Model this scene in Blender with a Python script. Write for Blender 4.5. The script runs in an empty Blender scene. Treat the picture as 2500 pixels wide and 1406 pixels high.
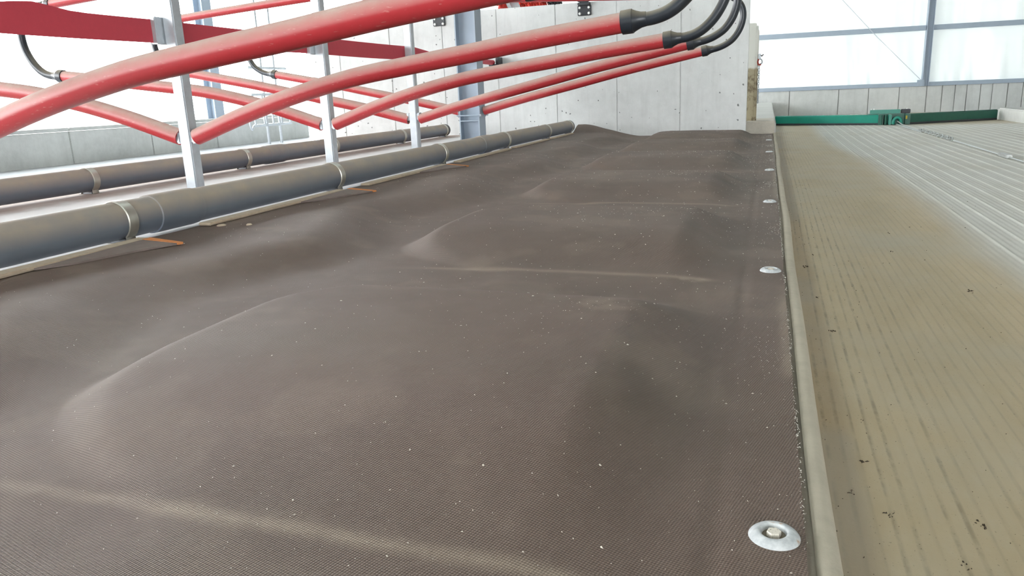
import bpy, bmesh, math, random
import numpy as np
from mathutils import Vector, Matrix
rnd = random.Random(7)
C = bpy.context.scene.collection
S = bpy.context.scene

# ------------------------------------------------------------------ camera, light, exposure
cam_d = bpy.data.cameras.new('camera'); cam = bpy.data.objects.new('camera', cam_d); C.objects.link(cam)
YAW, PITCH, ROLL, CAMZ, FPX = 0.325702551, 0.248711318, 0.0406712614, 0.445236, 1852.66
_f = Vector((-math.sin(YAW)*math.cos(PITCH), math.cos(YAW)*math.cos(PITCH), -math.sin(PITCH)))
_r = Vector((math.cos(YAW), math.sin(YAW), 0)); _d = _f.cross(_r)
_r2 = _r*math.cos(ROLL) + _d*math.sin(ROLL); _d2 = -_r*math.sin(ROLL) + _d*math.cos(ROLL)
M3 = Matrix((_r2, -_d2, -_f)).transposed()
cam.matrix_world = Matrix.Translation((0, 0, CAMZ)) @ M3.to_4x4()
cam_d.sensor_width = 36; cam_d.lens = FPX/2500*36; cam_d.clip_start = 0.02
S.camera = cam
w = bpy.data.worlds.new('overcast_sky'); S.world = w; w.use_nodes = True
bg = w.node_tree.nodes['Background']; bg.inputs[0].default_value = (0.95, 0.98, 1.0, 1); bg.inputs[1].default_value = 7.5
S.view_settings.view_transform = 'Standard'; S.view_settings.look = 'None'
S.view_settings.gamma = 1; S.view_settings.use_curve_mapping = False
S.view_settings.exposure = 0.75

# ------------------------------------------------------------------ helpers
def tag(o, label=None, cat=None, group=None, kind=None):
    if label: o['label'] = label
    if cat: o['category'] = cat
    if group: o['group'] = group
    if kind: o['kind'] = kind
    return o
def empty(name, loc=(0, 0, 0), label=None, cat=None, group=None, kind=None):
    o = bpy.data.objects.new(name, None); C.objects.link(o); o.location = loc; o.empty_display_size = .05
    return tag(o, label, cat, group, kind)
def link(name, verts, faces, m, parent=None, smooth=True, angle=None):
    me = bpy.data.meshes.new(name); me.from_pydata([tuple(v) for v in verts], [], faces); me.update()
    if m: me.materials.append(m)
    if smooth:
        me.polygons.foreach_set('use_smooth', [True]*len(me.polygons))
        me.set_sharp_from_angle(angle=angle if angle else math.radians(40))
    o = bpy.data.objects.new(name, me); C.objects.link(o)
    if parent:
        o.parent = parent
        # geometry is written in world space: shift it into the parent's frame
        p = parent; off = Vector((0, 0, 0))
        while p: off += p.location; p = p.parent
        if off.length > 0: me.transform(Matrix.Translation(-off))
    return o
class MB:
    def __init__(s): s.v = []; s.f = []
    def add(s, v, f):
        n = len(s.v); s.v += [tuple(q) for q in v]; s.f += [tuple(i+n for i in q) for q in f]; return s
    def box(s, x0, x1, y0, y1, z0, z1):
        v = [(x0,y0,z0),(x1,y0,z0),(x1,y1,z0),(x0,y1,z0),(x0,y0,z1),(x1,y0,z1),(x1,y1,z1),(x0,y1,z1)]
        return s.add(v, [(0,3,2,1),(4,5,6,7),(0,1,5,4),(1,2,6,5),(2,3,7,6),(3,0,4,7)])
    def bbox(s, x0, x1, y0, y1, z0, z1, b):
        bm = bmesh.new(); bmesh.ops.create_cube(bm, size=1)
        bmesh.ops.transform(bm, matrix=Matrix.Translation(((x0+x1)/2,(y0+y1)/2,(z0+z1)/2)) @ Matrix.Diagonal((x1-x0,y1-y0,z1-z0,1)), verts=bm.verts)
        bmesh.ops.bevel(bm, geom=bm.edges[:], offset=b, segments=2, affect='EDGES')
        bm.verts.index_update(); s.add([v.co[:] for v in bm.verts], [[v.index for v in f.verts] for f in bm.faces]); bm.free(); return s
    def prism(s, pts, a0, a1, axis='y'):
        n = len(pts)
        if axis == 'y': mk = lambda p, t: (p[0], t, p[1])
        elif axis == 'x': mk = lambda p, t: (t, p[0], p[1])
        else: mk = lambda p, t: (p[0], p[1], t)
        v = [mk(p, a0) for p in pts] + [mk(p, a1) for p in pts]
        f = [(i, (i+1) % n, n+(i+1) % n, n+i) for i in range(n)] + [tuple(range(n))[::-1], tuple(range(n, 2*n))]
        return s.add(v, f)
    def tube(s, pts, r, n=16, caps=True, inner=None, squash=1.0):
        P = [Vector(p) for p in pts]; m = len(P)
        R = r if isinstance(r, (list, tuple)) else [r]*m
        T = [(P[min(i+1, m-1)]-P[max(i-1, 0)]).normalized() for i in range(m)]
        up = Vector((0, 0, 1)) if abs(T[0].z) < .9 else Vector((0, 1, 0))
        N = (up - T[0]*up.dot(T[0])).normalized(); v = []
        for i in range(m):
            N = (N - T[i]*N.dot(T[i])).normalized(); B = T[i].cross(N)
            for k in range(n):
                a = 2*math.pi*k/n
                v.append(P[i] + N*math.cos(a)*R[i]*squash + B*math.sin(a)*R[i])
        f = [(i*n+k, i*n+(k+1) % n, (i+1)*n+(k+1) % n, (i+1)*n+k) for i in range(m-1) for k in range(n)]
        if caps: f += [tuple(range(n))[::-1], tuple(range((m-1)*n, m*n))]
        return s.add(v, f)
    def lathe(s, prof, c, n=24, axis='z'):
        v = []; m = len(prof)
        for (r, t) in prof:
            for k in range(n):
                a = 2*math.pi*k/n; p, q = r*math.cos(a), r*math.sin(a)
                v.append((c[0]+p, c[1]+q, c[2]+t) if axis == 'z' else ((c[0]+t, c[1]+p, c[2]+q) if axis == 'x' else (c[0]+q, c[1]+t, c[2]+p)))
        f = [(i*n+k, i*n+(k+1) % n, (i+1)*n+(k+1) % n, (i+1)*n+k) for i in range(m-1) for k in range(n)]
        return s.add(v, f)
    def out(s, name, m, parent=None, smooth=True, angle=None): return link(name, s.v, s.f, m, parent, smooth, angle)
def catmull(pts, k=6):
    P = [np.array(p, float) for p in pts]; P = [2*P[0]-P[1]] + P + [2*P[-1]-P[-2]]; o = []
    for i in range(1, len(P)-2):
        for j in range(k):
            t = j/k; a, b, c, d = P[i-1:i+3]
            o.append(.5*((2*b)+(-a+c)*t+(2*a-5*b+4*c-d)*t*t+(-a+3*b-3*c+d)*t**3))
    o.append(P[-2]); return [tuple(q) for q in o]
def sstep(a, b, x):
    t = np.clip((x-a)/(b-a), 0, 1); return t*t*(3-2*t)
_rs = np.random.RandomState(3); _tab = _rs.rand(64, 64)
def vnoise(x, y):
    xi = np.floor(x).astype(int); yi = np.floor(y).astype(int); fx = x-xi; fy = y-yi
    fx = fx*fx*(3-2*fx); fy = fy*fy*(3-2*fy); g = lambda a, b: _tab[a % 64, b % 64]
    return (g(xi, yi)*(1-fx)+g(xi+1, yi)*fx)*(1-fy) + (g(xi, yi+1)*(1-fx)+g(xi+1, yi+1)*fx)*fy
def fbm(x, y): return .5*vnoise(x, y)+.27*vnoise(x*2.1+5, y*2.1+9)+.15*vnoise(x*4.3+1, y*4.3)+.08*vnoise(x*8.7, y*8.7+3)

# ------------------------------------------------------------------ materials
class NT:
    def __init__(s, name):
        s.m = bpy.data.materials.new(name); s.m.use_nodes = True; s.t = s.m.node_tree; s.n = s.t.nodes
        s.b = s.n['Principled BSDF']; s.co = s.n.new('ShaderNodeTexCoord').outputs['Object']; s.geo = None
    def N(s, kind, **kw):
        n = s.n.new(kind)
        for k, v in kw.items(): setattr(n, k, v)
        return n
    def set(s, node, **kw):
        for k, v in kw.items():
            i = node.inputs[k.replace('_', ' ')]
            if hasattr(v, 'is_output'): s.t.links.new(v, i)
            else: i.default_value = v
        return node
    def noise(s, scale, detail=4, rough=.6, vec=None, stretch=None):
        n = s.N('ShaderNodeTexNoise'); n.inputs['Scale'].default_value = scale; n.inputs['Detail'].default_value = detail; n.inputs['Roughness'].default_value = rough
        v = vec or s.co
        if stretch:
            mp = s.N('ShaderNodeMapping'); mp.inputs['Scale'].default_value = stretch; s.t.links.new(v, mp.inputs[0]); v = mp.outputs[0]
        s.t.links.new(v, n.inputs['Vector']); return n.outputs[0]
    def voro(s, scale, vec=None):
        n = s.N('ShaderNodeTexVoronoi'); n.inputs['Scale'].default_value = scale; s.t.links.new(vec or s.co, n.inputs['Vector']); return n
    def ramp(s, fac, stops):
        r = s.N('ShaderNodeValToRGB'); s.t.links.new(fac, r.inputs[0]); e = r.color_ramp.elements
        while len(e) < len(stops): e.new(.5)
        for i, (p, c) in enumerate(stops):
            e[i].position = p; e[i].color = (c, c, c, 1) if not isinstance(c, (tuple, list)) else (*c, 1)
        return r.outputs[0]
    def math(s, op, a, b=None, c=None):
        n = s.N('ShaderNodeMath', operation=op)
        for i, q in enumerate((a, b, c)):
            if q is None: continue
            if hasattr(q, 'is_output'): s.t.links.new(q, n.inputs[i])
            else: n.inputs[i].default_value = q
        return n.outputs[0]
    def mix(s, fac, a, b):
        n = s.N('ShaderNodeMix', data_type='RGBA')
        for i, q in ((0, fac), (6, a), (7, b)):
            if hasattr(q, 'is_output'): s.t.links.new(q, n.inputs[i])
            else: n.inputs[i].default_value = (*q, 1) if isinstance(q, (tuple, list)) else q
        return n.outputs[2]
    def attr(s, name):
        n = s.N('ShaderNodeAttribute'); n.attribute_name = name; return n
    def up(s):
        if not s.geo: s.geo = s.N('ShaderNodeNewGeometry')
        x = s.N('ShaderNodeSeparateXYZ'); s.t.links.new(s.geo.outputs['Normal'], x.inputs[0]); return x.outputs['Z']
    def col(s, c):
        if hasattr(c, 'is_output'): s.t.links.new(c, s.b.inputs['Base Color'])
        else: s.b.inputs['Base Color'].default_value = (*c, 1)
    def rough(s, r):
        if hasattr(r, 'is_output'): s.t.links.new(r, s.b.inputs['Roughness'])
        else: s.b.inputs['Roughness'].default_value = r
    def bump(s, h, strength=.3, dist=.01):
        b = s.N('ShaderNodeBump'); b.inputs['Strength'].default_value = strength; b.inputs['Distance'].default_value = dist
        s.t.links.new(h, b.inputs['Height']); s.t.links.new(b.outputs[0], s.b.inputs['Normal'])
def simple(name, c, rough=.6, metal=0, var=.15, scale=20, spec=None, dust=None, dustc=(.45, .39, .32), doff=.15):
    t = NT(name); n = t.noise(scale)
    a = tuple(q*(1-var) for q in c); b = tuple(min(1, q*(1+var)) for q in c)
    k = t.mix(n, a, b)
    if dust:
        d = t.math('MULTIPLY', t.ramp(t.math('ADD', t.up(), doff), [(.05, 0), (.9, 1)]), t.ramp(t.noise(9), [(.25, dust*.55), (.7, dust)]))
        k = t.mix(d, k, dustc); t.rough(t.math('ADD', t.math('MULTIPLY', d, .5), rough))
    else: t.rough(rough)
    t.col(k); t.b.inputs['Metallic'].default_value = metal
    if spec is not None: t.b.inputs['Specular IOR Level'].default_value = spec
    return t.m
def concrete(name, c, pits=0, stain_shade=.35, scale=1.5, bump=.2):
    t = NT(name); n1 = t.noise(scale, 6, .65); n2 = t.noise(scale*9, 5, .7); n3 = t.noise(70, 3)
    dk = tuple(q*(1-stain_shade) for q in c); k = t.mix(t.ramp(n1, [(.3, 0), (.7, 1)]), dk, c)
    k = t.mix(t.math('MULTIPLY', t.ramp(n2, [(.35, 0), (.75, 1)]), .35), k, tuple(min(1, q*1.12) for q in c))
    # rain and damp streaks running down
    k = t.mix(t.math('MULTIPLY', t.ramp(t.noise(6, 4, .6, stretch=(2.2, 2.2, .25)), [(.5, 0), (.75, 1)]), .3), k, tuple(q*.62 for q in c))
    hgt = t.math('ADD', n2, t.math('MULTIPLY', n3, .3))
    if pits:
        wv = t.N('ShaderNodeVectorMath', operation='ADD'); nn = t.N('ShaderNodeTexNoise'); nn.inputs['Scale'].default_value = 40
        t.t.links.new(t.co, nn.inputs['Vector']); sc = t.N('ShaderNodeVectorMath', operation='SCALE'); sc.inputs['Scale'].default_value = .025
        t.t.links.new(nn.outputs['Color'], sc.inputs[0]); t.t.links.new(t.co, wv.inputs[0]); t.t.links.new(sc.outputs[0], wv.inputs[1])
        v = t.voro(pits, wv.outputs[0]); sep = t.N('ShaderNodeSeparateColor'); t.t.links.new(v.outputs['Color'], sep.inputs[0])
        rad = t.math('MULTIPLY', t.ramp(sep.outputs[0], [(.72, 0), (1, 1)]), .21)
        p = t.math('LESS_THAN', v.outputs['Distance'], rad)
        k = t.mix(t.math('MULTIPLY', p, .85), k, tuple(q*.18 for q in c)); hgt = t.math('SUBTRACT', hgt, t.math('MULTIPLY', p, 1.2))
    t.col(k); t.rough(.85); t.bump(hgt, bump, .01); return t.m

m_wall = concrete('cast_concrete', (.64, .65, .64), pits=24, stain_shade=.2)
m_lowwall = concrete('weathered_concrete', (.62, .63, .61), pits=0, stain_shade=.3, scale=1.2)
m_headfloor = None
def red_tube():
    t = NT('red_plastic'); n = t.noise(30)
    k = t.mix(n, (.40, .028, .034), (.47, .040, .048))
    d = t.math('MULTIPLY', t.ramp(t.math('ADD', t.up(), .22), [(.0, 0), (.95, 1)]), t.ramp(t.noise(14, 5, .7), [(.25, .6), (.75, .95)]))
    k = t.mix(d, k, (.46, .38, .32))
    sc = t.ramp(t.noise(60, 2, .5, stretch=(.6, 3, 3)), [(.66, 0), (.72, 1)])
    k = t.mix(t.math('MULTIPLY', sc, .25), k, (.62, .42, .36))
    t.col(k); t.rough(t.math('ADD', t.math('MULTIPLY', d, .45), .33)); t.bump(n, .04, .004); return t.m
m_red = red_tube()
m_redband = simple('red_strap_webbing', (.55, .05, .075), .6, var=.08, scale=60)
m_hose = simple('black_rubber_hose', (.019, .024, .032), .33, var=.3, scale=30, dust=.75, dustc=(.40, .34, .24), doff=-.12)
m_galv = simple('galvanised_steel', (.50, .53, .56), .42, metal=.55, var=.22, scale=24)
m_colsteel = simple('grey_painted_steel', (.34, .40, .47), .5, metal=.2, var=.1, scale=8)
m_pipe = simple('grey_pvc', (.17, .195, .24), .38, var=.1, scale=12, dust=.9, dustc=(.43, .35, .26), doff=.30)
m_strap = simple('stainless_strap', (.52, .50, .44), .35, metal=.7, var=.15, scale=30)
m_batten = simple('dusty_batten', (.52, .42, .31), .8, var=.3, scale=40)
m_orange = simple('orange_foam', (.62, .24, .08), .8, var=.15, scale=60)
m_flap = simple('brown_rubber_flap', (.21, .165, .145), .8, var=.25, scale=30)
m_washer = NT('grey_plastic_washer')
_k = m_washer.mix(m_washer.ramp(m_washer.noise(120, 4), [(.35, 0), (.7, 1)]), (.40, .42, .43), (.62, .635, .63))
_k = m_washer.mix(m_washer.ramp(m_washer.noise(55, 3), [(.66, 0), (.74, .8)]), _k, (.38, .22, .12)); m_washer.col(_k); m_washer.rough(.5); m_washer = m_washer.m
m_bolt = NT('pitted_bolt_head'); _k = m_bolt.mix(m_bolt.ramp(m_bolt.noise(500, 2), [(.3, 1), (.4, 0)]), (.66, .61, .52), (.12, .09, .06)); m_bolt.col(_k); m_bolt.rough(.55); m_bolt = m_bolt.m
m_recess = simple('dirty_recess', (.19, .16, .12), .9, var=.3, scale=200)
m_green = simple('teal_green_paint', (.012, .26, .19), .32, var=.2, scale=6)
m_green2 = simple('dark_green_paint', (.015, .11, .075), .4, var=.2, scale=15)
m_yellow = simple('yellow_tag', (.55, .42, .03), .5)
m_black = simple('black_steel', (.03, .033, .038), .45, var=.2, scale=30)
m_white = simple('white_plastic_cap', (.8, .8, .78), .4, var=.05)
m_cable = simple('steel_cable', (.50, .51, .50), .4, metal=.6, var=.25, scale=90)
m_bristle = simple('red_nylon', (.62, .045, .03), .5, var=.25, scale=20)
m_blackbr = simple('black_nylon', (.02, .02, .025), .5, var=.2, scale=20)
m_crumb = simple('pale_sawdust', (.72, .68, .58), .8, var=.2, scale=200)
m_thread = simple('white_thread', (.72, .70, .64), .8, var=.15, scale=200)
m_muck = simple('dry_muck', (.060, .045, .028), .9, var=.4, scale=120)
m_ground = simple('pale_yard', (.52, .52, .50), .9, var=.08, scale=.6)
m_curtain = simple('grey_curtain', (.45, .47, .46), .8, var=.1, scale=2)
m_roof = simple('grey_roof_lining', (.27, .27, .26), .7, var=.06, scale=2)
m_rust = simple('rusty_red', (.30, .05, .03), .7, var=.3, scale=60)
def m_beige_post():
    t = NT('muck_stained_post'); x = t.N('ShaderNodeSeparateXYZ'); t.t.links.new(t.co, x.inputs[0])
    z = t.math('ADD', x.outputs['Z'], t.math('MULTIPLY', t.noise(25), .03))
    k = t.mix(t.ramp(z, [(.51, 0), (.53, 1)]), (.42, .36, .24), (.78, .77, .71))
    st = t.math('MULTIPLY', t.ramp(t.noise(16, 5, .7), [(.5, 0), (.62, 1)]), t.math('LESS_THAN', z, .5))
    k = t.mix(t.math('MULTIPLY', st, .7), k, (.12, .085, .05)); t.col(k); t.rough(.75); return t.m
m_post = m_beige_post()
def m_sheeting():
    t = NT('white_translucent_sheeting'); n = t.noise(.8, 3)
    k = t.mix(n, (.76, .79, .78), (.83, .85, .83)); t.col(k); t.rough(.45)
    tr = t.N('ShaderNodeBsdfTranslucent'); tr.inputs[0].default_value = (.86, .93, .92, 1)
    mx = t.N('ShaderNodeMixShader'); mx.inputs[0].default_value = .05
    t.t.links.new(t.b.outputs[0], mx.inputs[1]); t.t.links.new(tr.outputs[0], mx.inputs[2])
    t.t.links.new(mx.outputs[0], t.n['Material Output'].inputs[0]); return t.m
m_sheet = m_sheeting()
m_ridge = m_sheeting(); m_ridge.name = 'translucent_ridge'
for n_ in m_ridge.node_tree.nodes:
    if n_.type == 'MIX_SHADER': n_.inputs[0].default_value = .45

# ------------------------------------------------------------------ building shell
RO = 0.055                                     # level of the concrete at the head of the stalls
def plate(name, x0, x1, y0, y1, z0, z1, m, kind='structure', parent=None):
    o = MB().box(x0, x1, y0, y1, z0, z1).out(name, m, parent, smooth=False)
    if not parent: o['kind'] = kind
    return o
plate('ground', -60, 60, -40, 70, -.75, -.55, m_ground)
# roof: two slopes with a translucent ridge strip
for nm, (xa, za, xb, zb), mm in (('ceiling', (-9.4, 3.7, -3.1, 5.3), m_roof), ('ceiling.001', (-1.9, 5.3, 6.6, 3.9), m_roof), ('ceiling.002', (-3.1, 5.3, -1.9, 5.3), m_ridge)):
    o = MB().prism([(xa, za), (xb, zb), (xb, zb+.12), (xa, za+.12)], -9, 17.2).out(nm, mm, smooth=False); o['kind'] = 'structure'

# end wall of the stall row: core with cast panels divided by form joints
WY = 7.65
wall_end = plate('wall_end', -4.80, -.19, WY+.006, WY+.2, -.25, 1.285, m_wall)
joints = [-.185, -.80, -1.41, -2.02, -2.635, -3.235, -3.845, -4.46, -4.815]
for a, b in zip(joints[:-1], joints[1:]):
    g = .0014
    p = MB().bbox(b+(g if b > -4.8 else 0), a-(g if a < -.2 else 0), WY+rnd.uniform(-.001, .001), WY+.02, -.2, 1.29, .004).out('panel', m_wall, wall_end, smooth=False)
# side wall on the left: low precast concrete sections with coping
wl = plate('wall_left', -8.80, -8.615, -9, 13.30, -.5, .20, m_lowwall)
js = [-9, -3.0, 1.6, 4.7, 6.25, 7.757, 9.171, 10.6, 12.0, 13.32]
for a, b in zip(js[:-1], js[1:]):
    MB().bbox(-8.64, -8.60, a+.006, b-.006, -.22, .215, .006).out('panel', m_lowwall, wl, smooth=False)
    MB().bbox(-8.83, -8.585, a+.003, b-.003, .218, .262, .008).out('coping', m_lowwall, wl, smooth=False)
# far gable wall
FY = 17.0
wf = plate('wall_far', -9.2, 6.4, FY+.03, FY+.25, -.5, .36, m_lowwall)
xs = [-9.2, -6, -3, -.2, .42, 1.35, 1.9, 2.45, 2.93, 3.2, 3.42, 3.62, 3.85, 4.05, 4.3, 4.55, 4.85, 5.6, 6.4]
for i, (a, b) in enumerate(zip(xs[:-1], xs[1:])):
    MB().bbox(a+.006, b-.006, FY+rnd.uniform(-.006, .006), FY+.05, -.3, .30, .006).out('panel', m_lowwall, wf, smooth=False)
def sheet(x0, x1, z0, z1, seed, fold=.02):
    nx, nz = 70, 34; v = []
    for j in range(nz+1):
        for i in range(nx+1):
            x = x0+(x1-x0)*i/nx; z = z0+(z1-z0)*j/nz; t = j/nz
            e = min(i, nx-i)/nx*6; e = min(1, e)*min(1, 4*(1-t)+.1)
            n1 = vnoise(np.array(x*5+seed+.35*t*math.sin(x*3)), np.array(t*1.2+seed)); n2 = vnoise(np.array(x*14+seed*3+t), np.array(t*2.))
            v.append((x, FY+.085-fold*e*(float(n1)*1.2+float(n2)*.55*(1-t)**1.5), z))
    f = [(j*(nx+1)+i, j*(nx+1)+i+1, (j+1)*(nx+1)+i+1, (j+1)*(nx+1)+i) for j in range(nz) for i in range(nx)]
    return link('sheet', v, f, m_sheet, wf)
fx = [-9.2, -5.2, -1.7, 1.12, 2.85, 4.60, 6.4]
for i, (a, b) in enumerate(zip(fx[:-1], fx[1:])):
    for z0, z1 in ((.34, 1.36), (1.36, 5.6)): sheet(a, b, z0, z1, 3*i+z0, .075 if z0 < 1 else .045)
for a, b in ((-9.2, 2.82), (2.95, 6.4)):
    MB().bbox(a, b, FY-.03, FY+.10, .30, .375, .005).out('girt', m_colsteel, wf, smooth=False)
    MB().bbox(a, b, FY-.03, FY+.08, 1.335, 1.425, .005).out('girt', m_colsteel, wf, smooth=False)
MB().tube([(2.84, FY-.05, .38), (1.98, FY-.05, 1.25), (1.2, FY-.05, 2.1)], .006, 6).out('brace_rod', m_galv, wf)
MB().bbox(2.74, 2.87, FY-.07, FY-.035, .30, .42, .004).out('gusset', m_colsteel, wf, smooth=False)
def steel_column(name, x, y, z0, z1, d, b, tf=.011, tw=.008):
    mb = MB().box(x-d/2, x-d/2+tf, y-b/2, y+b/2, z0, z1).box(x+d/2-tf, x+d/2, y-b/2, y+b/2, z0, z1).box(x-d/2+tf, x+d/2-tf, y-tw/2, y+tw/2, z0, z1)
    return mb.out(name, m_colsteel, smooth=False)
c2 = steel_column('column', 2.885, FY, .302, 4.4, .115, .15); tag(c2, kind='structure')
c3 = steel_column('column', -8.71, 10.78, .262, 3.7, .17, .22); tag(c3, kind='structure')
for yy in (4.7, 16.4):
    c3 = steel_column('column', -8.71, yy, .262 if yy < 13 else -.5, 3.7, .17, .22); tag(c3, kind='structure')
# right side of the barn (out of frame): solid plinth and translucent curtain
wr = plate('wall_right', 6.3, 6.5, -9, 17, -.5, 1.1, m_lowwall)
MB().box(6.38, 6.40, -9, 17, 1.1, 4.0).out('curtain', m_curtain, wr, smooth=False)
plate('light_block_back', -9.4, 1.2, -9.2, -9, -.5, 5.3, m_lowwall)  # added out of view to hold back light from behind the camera

# ------------------------------------------------------------------ floors
# stall bed and head area (one slab), curb edge towards the alley
slab = MB().prism([(-5.06, -.25), (.064, -.25), (.064, -.012), (-1.60, -.012), (-1.81, RO), (-3.21, RO), (-3.4, -.012), (-5.06, -.012)], -3, WY+.01)
def m_headslab():
    t = NT('dusty_head_concrete'); x = t.N('ShaderNodeSeparateXYZ'); t.t.links.new(t.co, x.inputs[0])
    n = t.noise(3, 5, .65); edge = t.math('ADD', x.outputs['X'], t.math('MULTIPLY', n, .35))
    k = t.mix(t.ramp(n, [(.3, 0), (.7, 1)]), (.66, .65, .64), (.78, .77, .76))
    d = t.ramp(t.math('ADD', edge, 3.2), [(.33, 1), (.50, 0)])
    k = t.mix(t.math('MULTIPLY', d, .9), k, t.mix(t.noise(30, 4), (.33, .245, .20), (.42, .32, .27)))
    t.col(k); t.rough(.8); t.bump(t.noise(60, 4), .15, .005); return t.m
floor_head = slab.out('floor_stall_bed', m_headslab(), smooth=False); floor_head['kind'] = 'structure'
m_curb = concrete('curb_concrete', (.50, .445, .345), stain_shade=.18, scale=6, bump=.12)
m_gapshade = concrete('curb_gap_shade', (.36, .315, .25), stain_shade=.25, scale=9, bump=.12)  # darker colour stands in for shade in the gap beside the mat
def wobble(y): return .0020*math.sin(y*2.3+1)+.0014*math.sin(y*5.1)
ysc = [-.6+.06*i for i in range(40)]+[1.8+.15*i for i in range(40)]; ysc = [y for y in ysc if y < 7.85]+[7.85]
def curb_strip(prof, name, m, parent=None):
    v = []; n = len(prof)
    for y in ysc:
        wv = wobble(y) if y < 7 else 0
        for i, (a, z) in enumerate(prof): v.append((a+(wv if i > 0 else 0), y, z))
    f = [(j*n+i, j*n+i+1, (j+1)*n+i+1, (j+1)*n+i) for j in range(len(ysc)-1) for i in range(n-1)]
    return link(name, v, f, m, parent, angle=math.radians(50))
curb = curb_strip([(.0625, -.016), (.0630, -.006), (.0665, -.0035), (.0790, -.0040), (.0850, -.0085), (.0880, -.018), (.0890, -.04), (.089, -.205)], 'trim_1', m_curb); curb['kind'] = 'structure'
curb_strip([(.040, -.0105), (.0605, -.0095), (.0640, -.0115)], 'curb_gap', m_gapshade, curb)

# grooved alley floor
def m_alley():
    t = NT('grooved_alley_concrete')
    a = t.attr('muck').outputs['Fac']; r = t.attr('ridge').outputs['Fac']
    n = t.noise(5, 5, .65, stretch=(1, .35, 1)); n2 = t.noise(45, 4, .7, stretch=(1, .25, 1))
    grey = t.mix(n, (.55, .535, .485), (.64, .625, .575)); grey = t.mix(r, grey, (.76, .75, .69))
    tan = t.mix(t.ramp(n, [(.3, 0), (.7, 1)]), (.46, .362, .222), (.55, .442, .288))
    tan = t.mix(t.math('MULTIPLY', t.ramp(n2, [(.45, 0), (.7, 1)]), .25), tan, (.56, .49, .37))
    k = t.mix(a, grey, tan)
    g = t.attr('groove').outputs['Fac']
    br = t.ramp(t.noise(22, 5, .7, stretch=(1, .5, 1)), [(.42, 0), (.62, 1)])
    k = t.mix(t.math('MULTIPLY', t.math('MULTIPLY', g, br), .42), k, (.075, .055, .030))
    ln = t.math('MULTIPLY', t.attr('line').outputs['Fac'], t.math('MULTIPLY', t.math('MULTIPLY', a, .26), t.ramp(n2, [(.35, .1), (.65, 1)]))); k = t.mix(ln, k, (.14, .105, .065))
    sp = t.ramp(t.noise(230, 2, .5, stretch=(1, .6, 1)), [(.67, 0), (.72, 1)]); k = t.mix(t.math('MULTIPLY', sp, .45), k, (.13, .10, .06))
    k = t.mix(t.math('MULTIPLY', t.ramp(t.noise(1.6, 4, .6), [(.45, 0), (.7, 1)]), .45), k, (.50, .46, .37))
    p = t.attr('bare').outputs['Fac']; k = t.mix(t.math('MULTIPLY', p, .5), k, t.mix(n2, (.40, .36, .28), (.46, .42, .34)))
    t.col(k); t.rough(t.math('SUBTRACT', .75, t.math('MULTIPLY', a, .12))); t.bump(t.noise(140, 3), .1, .003); return t.m
def alley():
    X = np.concatenate([np.arange(.086, 1.9, .0035), np.arange(1.9, 3.34, .006)]); 
    Y = [.2]
    while Y[-1] < FY-.01: Y.append(Y[-1]+max(.03, .022*Y[-1]))
    Y[-1] = FY; Y = np.array(Y)
    XX, YY = np.meshgrid(X, Y); wav = .008*(vnoise(YY*1.1, XX*1.2+4)-.5)+.010*np.sin(YY*.9)
    xe = .62+.18*sstep(9, 6, YY)+.10*(fbm(YY*.7, YY*0+2)-.5)+.06*(fbm(YY*2.2+3, XX*3)-.5)
    muck = 1-sstep(-.10, .13, XX-xe)
    muck = np.clip(muck - .0*XX, 0, 1)
    muck = np.maximum(muck, .75*sstep(12.0, 12.6, YY)*sstep(1.8, 2.2, XX)*sstep(.1, .6, fbm(XX*2, YY*2)))
    tanright = .25*(1-sstep(1.5, 3.5, YY)); muck = np.clip(muck+tanright, 0, 1)
    u = XX+wav
    fine = .5+.5*np.cos(2*np.pi*u/.0255)
    ph = ((u-.018) % .102)/.102; maj = np.exp(-((ph-.5)/.075)**2)
    amp = .20+.80*(1-muck)
    gr = (1-sstep(0, .22, fine))
    Z = -.2+ .0014*(fine-1)*amp*(XX < 3.3) + .0045*maj*(1-muck)*sstep(.3, .8, XX)
    near = 1-sstep(.25, .5, XX)
    groove = gr*(.10+.90*near)*sstep(.35, .7, fbm(u*30, YY*.8)*1.25)*sstep(.09, .11, XX)
    bare = (1-sstep(.150, .19, XX+.03*(fbm(XX*20, YY*6)-.5)))*sstep(.55, .62, fbm(YY*1.2+7, YY*0+3)+.12)
    bare = np.clip(bare, 0, 1)
    ny, nx = XX.shape; v = np.stack([XX, YY, Z], -1).reshape(-1, 3)
    idx = np.arange(ny*nx).reshape(ny, nx); q = np.stack([idx[:-1, :-1], idx[:-1, 1:], idx[1:, 1:], idx[1:, :-1]], -1).reshape(-1, 4)
    o = link('floor', v.tolist(), q.tolist(), m_alley(), smooth=True, angle=math.radians(60)); o['kind'] = 'structure'
    for nm, arr in (('muck', muck), ('ridge', maj*(1-muck)*sstep(.3, .8, XX)), ('groove', groove), ('line', gr*sstep(.13, .16, XX)), ('bare', bare)):
        at = o.data.attributes.new(nm, 'FLOAT', 'POINT'); at.data.foreach_set('value', arr.reshape(-1).astype(np.float32))
alley()
plate('floor_far_alley_left', -8.62, -5.06, -9, 17, -.45, -.2, simple('wet_alley', (.42, .44, .46), .22, var=.15, scale=3))
plate('floor_sub', .07, 6.32, -9, 17, -.45, -.215, m_lowwall)
k2 = MB().bbox(3.32, 3.9, 1, 13.5, -.45, -.03, .015).out('trim_2', concrete('feed_curb', (.58, .58, .55), stain_shade=.2), smooth=False); k2['kind'] = 'structure'
plate('floor_feed_side', 3.85, 6.32, -9, 13.5, -.45, -.06, m_lowwall)
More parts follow.
